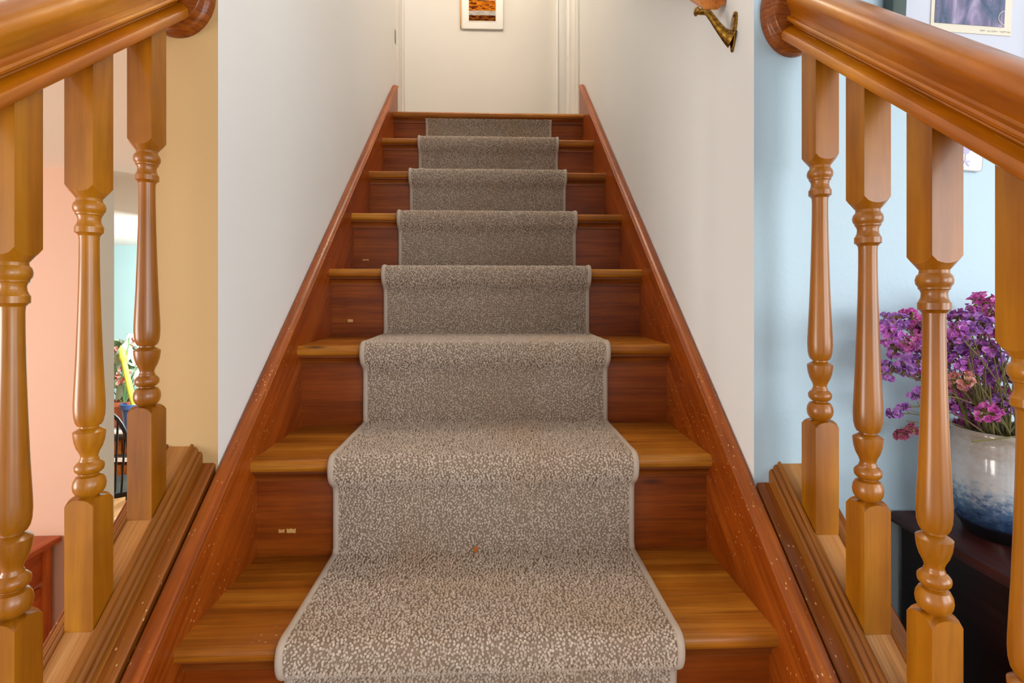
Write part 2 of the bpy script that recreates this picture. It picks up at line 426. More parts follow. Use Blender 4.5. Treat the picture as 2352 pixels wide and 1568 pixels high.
def pile_nodes():
    ng = bpy.data.node_groups.new('pile_tufts', 'GeometryNodeTree')
    ng.interface.new_socket('Geometry', in_out='INPUT', socket_type='NodeSocketGeometry')
    ng.interface.new_socket('Geometry', in_out='OUTPUT', socket_type='NodeSocketGeometry')
    N = ng.nodes.new; L = ng.links.new
    gi, go = N('NodeGroupInput'), N('NodeGroupOutput')
    dp = N('GeometryNodeDistributePointsOnFaces'); dp.distribute_method = 'POISSON'
    dp.inputs['Distance Min'].default_value = .0036; dp.inputs['Density Max'].default_value = 80000
    dp.inputs['Seed'].default_value = 4
    L(gi.outputs[0], dp.inputs['Mesh'])
    ico = N('GeometryNodeMeshIcoSphere'); ico.inputs['Radius'].default_value = .0027; ico.inputs['Subdivisions'].default_value = 2
    sm = N('GeometryNodeSetShadeSmooth'); L(ico.outputs['Mesh'], sm.inputs['Geometry'])
    mt = N('GeometryNodeSetMaterial'); mt.inputs['Material'].default_value = M['pile']; L(sm.outputs[0], mt.inputs['Geometry'])
    ip = N('GeometryNodeInstanceOnPoints'); L(dp.outputs['Points'], ip.inputs['Points']); L(mt.outputs[0], ip.inputs['Instance'])
    rr = N('FunctionNodeRandomValue'); rr.data_type = 'FLOAT_VECTOR'
    rr.inputs[0].default_value = (-.5, -.5, 0); rr.inputs[1].default_value = (.5, .5, 6.283)
    rt = N('FunctionNodeRotateEuler') if False else N('FunctionNodeRotateRotation')
    e2r = N('FunctionNodeEulerToRotation'); L(rr.outputs[0], e2r.inputs[0])
    L(dp.outputs['Rotation'], rt.inputs[0]); L(e2r.outputs[0], rt.inputs[1]); rt.rotation_space = 'LOCAL'
    L(rt.outputs[0], ip.inputs['Rotation'])
    rs_ = N('FunctionNodeRandomValue'); rs_.data_type = 'FLOAT_VECTOR'; rs_.inputs['Seed'].default_value = 5
    rs_.inputs[0].default_value = (.65, .8, .9); rs_.inputs[1].default_value = (.95, 1.2, 1.6)
    L(rs_.outputs[0], ip.inputs['Scale'])
    jo = N('GeometryNodeJoinGeometry'); L(ip.outputs[0], jo.inputs[0]); L(gi.outputs[0], jo.inputs[0])
    L(jo.outputs[0], go.inputs[0])
    return ng
md = pile.modifiers.new('tufts', 'NODES'); md.node_group = pile_nodes()

# ------------------------------------------------------------------ balusters, rails, shoes
TW = .0398
def baluster_mesh():
    h = TW / 2; n = 32; kf = 1.016
    def sq(i):
        a = 2 * pi * i / n; cx, cy = cos(a), sin(a); mx = max(abs(cx), abs(cy))
        q = 1.0
        return cx / mx * h * q, cy / mx * h * q
    bm = bmesh.new(); rings = []
    def ring_sq(zf): rings.append([bm.verts.new((x, y, zf(x, y))) for x, y in map(sq, range(n))])
    def ring_c(r, z): rings.append([bm.verts.new((r * cos(2 * pi * i / n), r * sin(2 * pi * i / n), z)) for i in range(n)])
    zb, zt = .176, .607      # ends of the turned part above the base
    ring_sq(lambda x, y: y * SL)
    sh = lambda x, y: (1 - sqrt(max(0, 1 - .94 * ((x * x + y * y) / (h * h) - 1)))) * .0125
    ring_sq(lambda x, y: zb - .004 - sh(x, y))
    T = [(.0155, .000), (.0158, .004), (.0185, .0075), (.0197, .0125), (.0190, .0175), (.0170, .0205), (.0165, .0215), (.0165, .0235), (.0150, .0245), (.0135, .0290), (.0140, .0345), (.0160, .0392), (.0172, .0408), (.0172, .0490),
         (.0150, .0502), (.0125, .0535), (.0120, .060), (.0121, .085), (.0129, .130), (.0143, .180), (.0160, .230), (.0178, .270), (.0187, .290), (.0188, .300), (.0182, .312), (.0165, .320), (.0142, .3245), (.0110, .3258), (.0110, .3278), (.0160, .3310),
         (.0194, .3335), (.0191, .3385), (.0180, .3470), (.0155, .3560), (.0120, .3630), (.0104, .3680), (.0104, .3710), (.0115, .3730), (.0118, .3755), (.0150, .3780), (.0175, .3815), (.0178, .3850), (.0170, .3890), (.0140, .3925), (.0110, .3938),
         (.0110, .3950), (.0160, .3975), (.0190, .4035), (.0199, .4100), (.0190, .4165), (.0165, .4215), (.0130, .4245), (.0115, .4260)]
    for r, dz in reversed(T): ring_c(r * kf, zt - .002 - dz * kf)
    ring_sq(lambda x, y: zt + .006 + sh(x, y))
    ring_sq(lambda x, y: .828 + y * SL)
    for a, b in zip(rings, rings[1:]):
        for i in range(n): bm.faces.new((a[i], a[(i + 1) % n], b[(i + 1) % n], b[i]))
    bm.faces.new(rings[0]); bm.faces.new(rings[-1])
    bmesh.ops.recalc_face_normals(bm, faces=bm.faces)
    bm.verts.index_update()
    hardset = set()
    for rg in (rings[1], rings[-2]):
        for i in range(n): hardset.add(frozenset((rg[i].index, rg[(i + 1) % n].index)))
    me = bpy.data.meshes.new('baluster'); bm.to_mesh(me); bm.free()
    me.shade_smooth(); me.set_sharp_from_angle(angle=radians(32)); me.materials.append(M['baluster'])
    for e in me.edges:
        if frozenset(e.vertices) in hardset: e.use_edge_sharp = True
    return me
BAL = baluster_mesh()
half = [(0, .915), (.029, .915), (.0325, .9175), (.034, .925), (.0332, .932), (.0320, .9345), (.0200, .9425), (.0145, .9440), (.0140, .9485), (.0205, .9495), (.0250, .9530), (.0262, .9570), (.0250, .9608), (.0190, .9632), (.0190, .9680), (.0232, .9770), (.0262, .9860), (.0298, .9930), (.0318, 1.0), (.0320, 1.006), (.0300, 1.0130), (.0245, 1.0195), (.0140, 1.0245), (0, 1.026)]
prof = [(u, z) for u, z in half] + [(-u, z) for u, z in reversed(half[1:-1])]
for sx, ys, fz, rdz, yw, rad, lab in (
        (-1, [.896, .768, .645, .522], .103, .002, YL, (.068, .082), 'open wooden stair railing with turned balusters in front of the salmon wall'),
        (1, [.853, .739, .622, .502, .385], .113, -.002, YR, (.060, .080), 'open wooden stair railing with turned balusters in front of the blue wall')):
    rl = thing('stair_railing', lab, 'railing', (sx * RC, .0, zn(0)))
    for y in ys:
        yc = y + TW / 2
        b = new('baluster', BAL, None, rl, Matrix.Translation((sx * RC, yc, zn(yc) + fz)))
    hr = sloped('handrail', [(sx * RC + u, z) for u, z in prof], -.45, yw - .026, M['rail'], rl, True, 28, rdz)
    # rosette on the wall end
    ro = lathe('rosette', [(0, .030), (.80, .030), (.80, .0285), (.84, .026), (.86, .020), (.90, .0165), (.94, .0155), (.985, .011), (1.0, .006), (1.0, 0)], M['rosette'], hr,
               Matrix.Translation((sx * RC, yw, zn(yw) + .953)) @ Matrix.Rotation(radians(90), 4, 'X') @ Matrix.Diagonal((rad[0], rad[1], 1, 1)), 64, 30)
    # shoe rail: lips either side of a channel, moulded edges
    e = fz
    sp = [(.0199, e), (.0203, e + .0035), (.0222, e + .0055), (.0250, e + .0045), (.0265, e + .0015), (.0275, e - .0015), (.0290, e - .001), (.0315, e - .001), (.0345, e - .005), (.0360, e - .010), (.0372, e - .0095), (.0400, e - .0095), (.0425, e - .013), (.0432, e - .018), (.0432, e - .045)]
    sp = sp + [(-a, b) for a, b in reversed(sp)]
    shoe = sloped('shoe_rail', [(sx * RC + a, b) for a, b in sp], -.45, yw + .004, M['shoe'], rl, True, 25)
    ends = [yw + .004] + [v for y in ys for v in (y + TW, y)] + [ys[-1] - .1]
    for a, b in zip(ends[0::2], ends[1::2]):
        if a - b > .004: sloped('fillet_strip', [(sx * RC + u, e + v) for u, v in ((-.0197, -.006), (-.0197, .0008), (.0197, .0008), (.0197, -.006))], b, a, M['fillet'], shoe)
    kz = .0 if sx < 0 else .018
    for nm, a, b in (('side_board', WX + .0045, RC + .0), ('side_board', RC + .0, .640)):
        top = (.072 if sx < 0 else .079) if a < RC else .061 + kz
        lo = -.33
        bdp = [(a, lo), (a, top - .003), (a + .003, top), (b, top), (b, lo)] if a < RC else [(a, lo), (a, top), (b - .003, top), (b, top - .003), (b, lo)]
        sloped(nm, [(sx * u, v) for u, v in bdp], -.45, yw + .002, M['skirt'], rl)

# ------------------------------------------------------------------ wall handrail with brass bracket
brass = NT('aged_brass')
nb = brass.n('ShaderNodeTexNoise', Scale=140.0, Detail=3.0); brass.l(brass.coord(), nb.inputs['Vector'])
cb = brass.ramp(nb.outputs['Fac'], [(.35, '#6e4d1c'), (.55, '#9c7430'), (.7, '#b88d3e')])
M['brass'] = brass.fin(cb, .32, Metallic=1.0)
wr = thing('wall_handrail', 'short end of orange wooden wall handrail on a brass bracket', 'handrail', (.47, 1.07, 2.36))
zr = 2.372 - zn(1.07)
rp = [(.453, 0), (.451, .004), (.451, .008), (.446, .010), (.446, .034), (.452, .044), (.466, .050), (.482, .050), (.494, .044), (.499, .034), (.498, .012), (.493, .010), (.489, .007), (.488, .004), (.484, .002), (.482, 0)]
sloped('rail', [(x, zr + z) for x, z in rp], 1.07, 2.66, M['wallrail'], wr, True, 25)
br = bpy.data.objects.new('bracket', None); COL.objects.link(br); br.parent = wr
wrm = wr.matrix_basis; br.matrix_parent_inverse = wrm.inverted()
def plate():
    pts = []
    for i in range(36):
        a = 2 * pi * i / 36; t = sin(a)
        wdt = .0095 + .0075 * max(0, t) ** 1.0
        pts.append((1.036 + wdt * cos(a) - .008 * t * 0 - t * .006, 2.309 + .038 * t))
    return pts
prism('back_plate', plate(), WX, WX - .0045, lambda p, x: (x, p[0], p[1]), M['brass'], br, None, True, 40, .0012)
armp = [(WX - .003, 1.038, 2.296), (WX - .010, 1.040, 2.300), (WX - .020, 1.044, 2.312), (WX - .030, 1.048, 2.328), (WX - .038, 1.052, 2.344), (WX - .044, 1.056, 2.356), (WX - .046, 1.062, 2.362)]
tube('arm', armp, [.018, .0135, .0095, .0078, .007, .0068, .006], M['brass'], br, 14)
tube('clamp', [(.437, 1.078, 2.372), (.440, 1.078, 2.372), (.4405, 1.078, 2.372), (.4445, 1.077, 2.371), (.4445, 1.077, 2.371), (.468, 1.074, 2.369)], [.0055, .0095, .0095, .0085, .006, .0065], M['brass'], br, 14)
for yy, zz in ((1.028, 2.338), (1.040, 2.282)):
    lathe('screw', [(0, .0012), (.002, .001), (.0032, 0), (.0032, -.001)], plain('dark_screw', '#3a2a12', .4, Metallic=.8), br, Matrix.Translation((WX - .0046, yy, zz)) @ Matrix.Rotation(radians(-90), 4, 'Y'), 12)

# ------------------------------------------------------------------ landing wall: print and outlet
s = NT('sunset_print')
v = s.coord((1, 1, 1), kind='Generated')
sep = s.n('ShaderNodeSeparateXYZ'); s.l(v, sep.inputs[0])
nz1 = s.n('ShaderNodeTexNoise', Scale=3.2, Detail=4.0, Distortion=.6); s.l(s.coord((1, 1, 2.4), kind='Generated'), nz1.inputs['Vector'])
sky = s.ramp(nz1.outputs['Fac'], [(.30, '#1c1008'), (.42, '#7d3008'), (.50, '#d8860c'), (.56, '#b0560c'), (.66, '#3c3a2c')])
nz2 = s.n('ShaderNodeTexNoise', Scale=4.0, Detail=3.0); s.l(s.coord((1, 1, 6), kind='Generated'), nz2.inputs['Vector'])
land = s.ramp(nz2.outputs['Fac'], [(.38, '#100603'), (.5, '#5a2604'), (.65, '#b0600a')])
mistc = s.ramp(nz2.outputs['Fac'], [(.3, '#8d8682'), (.6, '#c4beb8')])
wob = s.n('ShaderNodeMath', _operation='MULTIPLY_ADD'); s.l(nz1.outputs['Fac'], wob.inputs[0]); wob.inputs[1].default_value = .1; s.l(sep.outputs['Z'], wob.inputs[2])
c = s.mix(s.ramp(wob.outputs[0], [(.30, 0.0), (.32, 1.0)]), land, mistc)
c = s.mix(s.ramp(wob.outputs[0], [(.50, 0.0), (.56, 1.0)]), c, sky)
M['sunset'] = s.fin(c, .8, Specular__IOR__Level=.1)
pc = thing('wall_print', 'small sunset landscape print in wide white mount on the landing wall', 'picture', (-.06, 3.79, 3.69))
box('mount', -.205, .089, 3.783, 3.80, 3.692, 4.02, M['trim'], pc, .002)
box('bevel', -.157, .049, 3.781, 3.783, 3.742, 3.904, paint('mount_bevel', '#e8e4da', .6, .02), pc)
box('print', -.150, .042, 3.779, 3.7815, 3.749, 3.897, M['sunset'], pc)
box('mount_edge', -.212, -.205, 3.776, 3.80, 3.70, 4.02, wood('warm_lit_edge', '#b5803a', '#d09a50', '#e0b470', 'Z', 20), pc, .001)  # warm lamplight on the left mount edge, put into its colour
box('mount_edge', .089, .096, 3.776, 3.80, 3.692, 4.02, M['trim'], pc, .001)
oc = thing('power_outlet', 'white outlet plate low on the landing wall', 'outlet', (-.045, 3.795, 3.04))
box('cover_plate', -.083, -.007, 3.792, 3.80, 2.97, 3.088, M['trim'], oc, .002)
for zz in (3.008, 3.05): box('socket', -.060, -.030, 3.790, 3.7925, zz - .013, zz + .013, M['trim'], oc, .002)

# ceiling lamp over the landing (warm)
lp = thing('ceiling_lamp', 'round glass ceiling lamp above the stairs', 'lamp', (0, 2.3, 5.0))
lathe('lamp_shade', [(0, -.09), (.06, -.085), (.12, -.06), (.15, -.02), (.15, 0)], NT('lamp_glass').fin('#fff0d8', .4, Emission__Color=(1, .72, .42, 1), Emission__Strength=3.0), lp, Matrix.Translation((0, 2.3, 4.985)), 32)
lathe('lamp_base', [(0, 0), (.165, 0), (.165, -.015), (.0, -.015)], M['brass'], lp, Matrix.Translation((0, 2.3, 5.0)), 32)
def point(name, loc, power, col, rad, parent=None):
    d = bpy.data.lights.new(name, 'POINT'); d.energy = power; d.color = col; d.shadow_soft_size = rad
    o = bpy.data.objects.new(name, d); COL.objects.link(o)
    o.location = loc; return o
point('landing_lamp_light', (0, 2.3, 4.78), 33, (1.0, .88, .72), .12)
point('hall_fill_light', (-1.3, 3.1, 4.5), 12, (1.0, .97, .94), .15)  # added fill to brighten hall wall and casings, no fixture here

# ------------------------------------------------------------------ right side: framed print, tile, dresser, pot, flowers
fp = thing('framed_print', 'large white-matted print with dark green frame on the blue wall above the railing', 'picture', (.97, YR, 2.2))
s = NT('abstract_print')
n1 = s.n('ShaderNodeTexNoise', Scale=2.6, Detail=5.0, Distortion=.8); s.l(s.coord((2.2, 1, .7), kind='Generated'), n1.inputs['Vector'])
c = s.ramp(n1.outputs['Fac'], [(.3, '#2c3a52'), (.45, '#4a5a78'), (.55, '#6c6686'), (.65, '#8d84a4'), (.78, '#a9a2bc')])
n2 = s.n('ShaderNodeTexNoise', Scale=60.0, Detail=2.0); s.l(s.coord((1, 1, 1), kind='Generated'), n2.inputs['Vector'])
c = s.mix(s.ramp(n2.outputs['Fac'], [(.66, 0.0), (.72, .6)]), c, '#b9c9d6')
M['abstract'] = s.fin(c, .35)
M['fgreen'] = plain('dark_green_frame', '#3a4c48', .35)
FR = Matrix.Translation((.9, 0, 2.2815)) @ Matrix.Rotation(.05, 4, 'Y') @ Matrix.Translation((-.9, 0, -2.2815))
yf = YR - .002
def fbox(nm, x0, x1, y0, y1, z0, z1, mat, bevel=0): return mk(nm, [tuple(FR @ Vector(p)) for p in bv(x0, x1, y0, y1, z0, z1)], BOXF, mat, fp, FR, bevel=bevel)
X0, X1, Z0, Z1 = .746, 1.058, 2.17, 2.58
for a in ((X0, X0 + .028, Z0, Z1), (X1 - .028, X1, Z0, Z1)): fbox('frame_rail', a[0], a[1], yf - .026, yf, a[2], a[3], M['fgreen'], .004)
for a in ((X0 + .028, X1 - .028, Z0, Z0 + .028), (X0 + .028, X1 - .028, Z1 - .028, Z1)): fbox('frame_rail', a[0], a[1], yf - .026, yf, a[2], a[3], M['fgreen'], .004)
fbox('mat_board', X0 + .027, X1 - .027, yf - .013, yf - .002, Z0 + .027, Z1 - .027, paint('white_mat', '#c6cbd9', .5, .02))
fbox('print_border', .829, .985, yf - .0145, yf - .012, 2.268, 2.44, plain('cream_paper', '#d8d2c0', .6))
fbox('print_image', .836, .970, yf - .0155, yf - .014, 2.283, 2.43, M['abstract'])
bm = bmesh.new()
arc_ = [FR @ Vector((.970 - .012 * sin(t) , yf - .0158, 2.300 + .013 * cos(t))) for t in [pi * i / 10 for i in range(11)]]
tube_bm(bm, arc_, .0007, 5); fin('print_ring_line', bm, plain('pale_ink', '#c9cfc9', .5), fp)
bm = bmesh.new(); random.seed(8); x = .925
for wl in (3, 7, 7):
    pts = []
    for i in range(wl * 3): pts.append(FR @ Vector((x, yf - .0149, 2.2745 + random.uniform(-.0018, .0022)))); x += .0011
    tube_bm(bm, pts, .00022, 4); x += .002
fin('pencil_signature', bm, plain('pencil_grey', '#a9a493', .7), fp)

tl_ = thing('ceramic_tile', 'small glossy white wall plaque with a purple painted motif on the blue wall', 'wall plaque', (.92, YR, 2.05))
gl = plain('white_glaze', '#dfe0de', .12, Coat__Weight=.6)
TF = Matrix.Translation((.905, YR, 2.05)) @ Matrix.Rotation(.06, 4, 'Y')
def tbox(nm, x0, x1, y0, y1, z0, z1, mat, bevel=0): return mk(nm, [tuple(TF @ Vector(p)) for p in bv(x0, x1, y0, y1, z0, z1)], BOXF, mat, tl_, TF, bevel=bevel)
tbox('plate', -.036, .036, -.008, 0, -.036, .050, gl, .006)
pur = plain('purple_glaze', '#8d82b4', .15, Coat__Weight=.6)
def blob(pts, nm='painted_motif'):
    v = [tuple(TF @ Vector((a, -.0086, b))) for a, b in pts] + [tuple(TF @ Vector((a, -.0078, b))) for a, b in pts]
    n = len(pts); mk(nm, v, [tuple(range(n)), tuple(range(2 * n - 1, n - 1, -1))] + [(i, (i + 1) % n, n + (i + 1) % n, n + i) for i in range(n)], pur, tl_)
blob([(-.02, .02), (-.01, .0), (.0, -.006), (.004, -.005), (.009, .002), (.016, .012), (.020, .026), (.012, .036), (-.006, .04), (-.018, .034)])
blob([(-.0015, -.006), (.0005, -.006), (.0012, -.018), (.009, -.017), (.0095, -.0195), (.004, -.0205), (.0085, -.027), (.0065, -.029), (-.001, -.021), (-.003, -.024), (-.0045, -.0235), (-.0015, -.015)])

dr = thing('dresser', 'tall dark mahogany chest with rounded top edge against the blue wall', 'dresser', (1.15, .72, 0))
DZ = 1.375
prism('top', [(.757, DZ - .010), (.760, DZ - .003), (.766, DZ), (1.62, DZ), (1.62, DZ - .022), (.772, DZ - .022), (.760, DZ - .018)], .42, YR - .006, lambda p, y: (p[0], y, p[1]), wood('mahogany_top', '#2a0f0c', '#3b1612', '#4c221c', 'Y', 14, .3, .3), dr, Matrix.Translation((1, .7, DZ)), True, 40)
box('side_panel', .778, .80, .45, YR - .01, .06, DZ - .022, M['mahogany'], dr, .002)
box('side_panel', 1.58, 1.60, .45, YR - .01, .06, DZ - .022, M['mahogany'], dr, .002)
box('back_panel', .80, 1.58, YR - .02, YR - .01, .06, DZ - .022, M['mahogany'], dr)
for i in range(5):
    z0 = .10 + i * .25
    d_ = box('drawer', .805, 1.575, .435, .92, z0, z0 + .238, M['mahogany'], dr, .003)
    for xx in (.98, 1.40): lathe('knob', [(0, .022), (.012, .02), (.014, .014), (.006, .006), (.007, 0)], M['brass'], d_, Matrix.Translation((xx, .435, z0 + .12)) @ Matrix.Rotation(radians(90), 4, 'X'), 16)
box('plinth', .785, 1.595, .455, .93, 0, .06, M['mahogany'], dr)

PX, PY = .882, .853
s = NT('reactive_glaze')
tc = s.coord((1, 1, 1)); sep = s.n('ShaderNodeSeparateXYZ'); s.l(tc, sep.inputs[0])
nn = s.n('ShaderNodeTexNoise', Scale=75.0, Detail=5.0, Roughness=.75); s.l(s.coord((1, 1, 1.6)), nn.inputs['Vector'])
ma = s.n('ShaderNodeMath', _operation='MULTIPLY_ADD'); s.l(nn.outputs['Fac'], ma.inputs[0]); ma.inputs[1].default_value = .10; s.l(sep.outputs['Z'], ma.inputs[2])
mr = s.n('ShaderNodeMapRange'); mr.inputs['From Min'].default_value = .048; mr.inputs['From Max'].default_value = .245; s.l(ma.outputs[0], mr.inputs[0])
c = s.ramp(mr.outputs[0], [(.0, '#1c2f4c'), (.16, '#223a5c'), (.30, '#46658a'), (.40, '#9aacbc'), (.50, '#c2c6c9'), (.66, '#b4b6b8'), (.82, '#aaa49c'), (.9, '#9c948a')])
c = s.mix(s.ramp(sep.outputs['Z'], [(.023, 1.0), (.025, 0.0)]), c, '#0c0c10')
M['glaze'] = s.fin(c, .14, Coat__Weight=.5)
pot = thing('flower_pot', 'round stoneware pot glazed grey fading to blue at the base on the dark dresser', 'pot', (PX, PY, DZ))
body = [(.054, 0), (.056, .003), (.058, .010), (.0655, .024), (.0705, .045), (.0722, .075), (.0725, .105), (.0725, .135), (.0718, .139), (.0725, .143), (.0722, .160), (.0722, .168), (.0742, .172), (.0745, .177), (.0725, .180), (.0685, .179), (.0675, .170), (.067, .12), (.062, .04), (0, .03)]
lathe('pot_body', [(0, 0)] + body, M['glaze'], pot, Matrix.Translation((PX, PY, DZ)), 64, 50)
lathe('soil', [(0, .158), (.0672, .156), (.066, .150), (0, .150)], plain('dry_soil', '#2b2118', .95), pot, Matrix.Translation((PX, PY, DZ)), 32)

# dried statice
fl = thing('dried_flowers', 'bunch of dried purple and magenta statice in the grey-blue pot', 'flowers', (PX, PY, DZ + .16))
def fmat(nm, a, b, c_):
    s = NT(nm); n = s.n('ShaderNodeTexNoise', Scale=130.0, Detail=2.0); s.l(s.coord(), n.inputs['Vector'])
    return s.fin(s.ramp(n.outputs['Fac'], [(.3, a), (.5, b), (.7, c_)]), .8, Sheen__Weight=.2)
FM = [fmat('petal_purple', '#7c4a9c', '#a86cc2', '#c89adb'), fmat('petal_violet', '#8f3f9e', '#bb62c2', '#d69ade'), fmat('petal_magenta', '#9c348c', '#cc52b0', '#e494d0'), fmat('petal_coral', '#c06a6a', '#dc9a92', '#e8b8ae'), fmat('petal_rose', '#7d2a4a', '#a8486a', '#c07088')]
STEM = plain('dry_stem', '#6b6436', .8); CAL = fmat('dry_calyx', '#5a4626', '#8a7340', '#a8925c')
CL = [(0.707, 0.879, 1.735), (0.742, 0.884, 1.739), (0.665, 0.836, 1.713), (0.735, 0.905, 1.683), (0.718, 0.851, 1.697), (0.697, 0.872, 1.65), (0.721, 0.873, 1.653), (0.716, 0.844, 1.668), (0.778, 0.908, 1.714), (0.788, 0.897, 1.73), (0.732, 0.836, 1.691), (0.772, 0.883, 1.64), (0.722, 0.833, 1.616), (0.721, 0.873, 1.586), (0.732, 0.909, 1.568), (0.748, 0.913, 1.528), (0.76, 0.902, 1.54), (0.843, 0.858, 1.769), (0.888, 0.922, 1.748), (0.856, 0.914, 1.737), (0.755, 0.813, 1.721), (0.782, 0.818, 1.721), (0.814, 0.828, 1.734), (0.924, 0.926, 1.708), (0.868, 0.857, 1.751), (0.834, 0.881, 1.682), (0.832, 0.839, 1.693), (0.872, 0.866, 1.676), (0.789, 0.85, 1.667), (0.823, 0.846, 1.664), (0.899, 0.876, 1.652), (0.876, 0.876, 1.64), (.795, .84, 1.639), (0.828, 0.889, 1.612), (0.883, 0.921, 1.598), (0.896, 0.911, 1.609), (0.898, 0.929, 1.576), (0.827, 0.887, 1.578), (0.818, 0.821, 1.588), (0.87, 0.912, 1.552), (0.901, 0.925, 1.538), (0.941, 0.918, 1.598), (0.913, 0.874, 1.644), (0.944, 0.893, 1.691), (0.884, 0.827, 1.727),
      (.99, .86, 1.70), (1.03, .84, 1.66), (.98, .80, 1.74), (.93, .78, 1.70), (1.01, .78, 1.63), (.96, .84, 1.76), (1.05, .88, 1.61), (.95, .74, 1.64), (.80, .86, 1.70), (.85, .80, 1.70), (.80, .90, 1.66), (.86, .84, 1.60)]
KIND = {13: 0, 14: 0, 15: 4, 16: 4, 32: 3, 33: 2, 34: 2, 35: 2, 36: 2, 37: 1, 38: 2, 39: 2, 40: 2}
random.seed(21)
def floret(bm, p, d, r):
    d = d.normalized(); u = d.orthogonal().normalized(); v = d.cross(u)
    a0 = random.uniform(0, 6.28); c0 = bm.verts.new(p - d * r * .7); rim = []
    for i in range(10):
        a = a0 + 2 * pi * i / 10; rr = r * (1.0 if i % 2 == 0 else .78) * random.uniform(.85, 1.15)
        rim.append(bm.verts.new(p + (u * cos(a) + v * sin(a)) * rr + d * r * random.uniform(-.1, .35)))
    for i in range(10): bm.faces.new((c0, rim[i], rim[(i + 1) % 10]))
for i, c in enumerate(CL):
    cpos = Vector(c); a = random.uniform(0, 6.28); q = sqrt(random.random()) * .05
    base = Vector((PX + q * cos(a), PY + q * sin(a), DZ + .155))
    top = cpos.copy(); mid = base.lerp(top, .5) + Vector((0, 0, .03 + .02 * random.random()))
    mid.x = base.x * .55 + top.x * .45; mid.y = base.y * .55 + top.y * .45
    pts = [base * (1 - t) ** 2 + mid * 2 * t * (1 - t) + top * t * t for t in [j / 6 for j in range(7)]]
    bm = bmesh.new(); tube_bm(bm, pts, [.0014 - .0001 * j for j in range(7)], 5)
    for j in range(3):
        e_ = pts[5].lerp(top, random.random()) ; tube_bm(bm, [pts[4 + (j > 1)], e_ + Vector((random.uniform(-.02, .02), random.uniform(-.02, .01), random.uniform(0, .015)))], .0007, 4)
    stem = fin('flower_stem', bm, STEM, fl, None, True)
    small = i in (13, 14, 15, 16)
    k = KIND.get(i, random.choice([0, 0, 1, 1, 1, 2]))
    bm = bmesh.new(); nfl = 13 if small else 30
    R_ = .012 if small else .021
    up = (top - pts[4]).normalized()
    cal = bmesh.new()
    for f_ in range(nfl):
        d = Vector((random.gauss(0, 1), random.gauss(0, 1) - .25, random.gauss(0, 1) + .35)).normalized()
        p = cpos + Vector((d.x * R_ * 1.15, d.y * R_ * .8, d.z * R_ * .8)) * random.uniform(.55, 1.1)
        floret(bm, p, (d + up * .5), random.uniform(.0048, .0072))
        if f_ % 2 == 0:
            tube_bm(cal, [cpos + (p - cpos) * .1, cpos + (p - cpos) * .75], [.0016, .0026], 5)
    hd = fin('blossom_head', bm, FM[k], stem, None, False)
    fin('dry_calyx', cal, CAL, stem, None, True)
# bare upright stems filling the pot
for i in range(26):
    a = random.uniform(0, 6.28); q = sqrt(random.random()) * .055
    b0 = Vector((PX + q * cos(a), PY + q * sin(a), DZ + .155)); t0 = b0 + Vector((cos(a) * q * .9 + random.uniform(-.02, .02), sin(a) * q * .5, random.uniform(.08, .16)))
    tube('flower_stem', [b0, b0.lerp(t0, .5) + Vector((0, 0, .004)), t0], [.0016, .0013, .0009], STEM, fl, 5)
tube('flower_stem', [(.885, .845, 1.548), (.85, .800, 1.556), (.81, .795, 1.553), (.775, .80, 1.548)], .0013, STEM, fl, 5)

# ------------------------------------------------------------------ left side: side table, chair, bench, plants
tb = thing('side_table', 'reddish cherry wood side table against the salmon wall', 'table', (-2.3, 2.1, 0))
TZ = .732
box('top', -2.95, -1.85, 1.86, 2.345, TZ - .024, TZ, M['table'], tb, .003, origin=(-2.4, 2.1, TZ))
for lx in (-1.925, -2.915):
    for ly in (2.285, 1.90): box('leg', lx, lx + .045, ly, ly + .045, 0, TZ - .024, M['table'], tb, .002, Matrix.Translation((lx, ly, .4)) @ Matrix.Rotation(radians(90), 4, 'X'))
for x0 in (-1.905, -2.905): box('side_apron', x0, x0 + .02, 1.945, 2.285, TZ - .17, TZ - .024, M['table'], tb, .001)
box('front_apron', -2.87, -1.925, 1.905, 1.925, TZ - .17, TZ - .024, M['table'], tb)
box('back_apron', -2.87, -1.925, 2.30, 2.32, TZ - .17, TZ - .024, M['table'], tb)
box('side_panel', -1.900, -1.888, 1.945, 2.285, .12, TZ - .19, M['table'], tb)

ch = thing('windsor_chair', 'black spindle-back chair in the far dining room', 'chair', (-2.62, 3.72, 0))
CX, CY = -2.575, 3.74
prism('seat', [(CX + .22 * cos(2 * pi * i / 24), CY + .21 * sin(2 * pi * i / 24)) for i in range(24)], .425, .46, lambda p, z: (p[0], p[1], z), M['black'], ch, None, True, 40, .006)
hp = [(CX + .195 * cos(t), CY - .16 + .02 * sin(t), .46 + .53 * sin(t) ** .8 if sin(t) > 0 else .46) for t in [pi * i / 20 for i in range(21)]]
tube('back_hoop', hp, .013, M['black'], ch, 8)
for u in (-.72, -.48, -.24, 0, .24, .48, .72):
    tube('spindle', [(CX + .195 * u * .9, CY - .16, .455), (CX + .195 * u, CY - .145, .455 + .53 * (1 - u * u) ** .42)], .0065, M['black'], ch, 6)
for ax, ay in ((-1, -1), (1, -1), (-1, 1), (1, 1)):
    tube('leg', [(CX + ax * .14, CY + ay * .12, .43), (CX + ax * .165, CY + ay * .145, .25), (CX + ax * .20, CY + ay * .18, 0)], [.012, .019, .010], M['black'], ch, 8)
tube('stretcher', [(CX - .17, CY - .02, .2), (CX + .17, CY - .02, .2)], .011, M['black'], ch, 8)

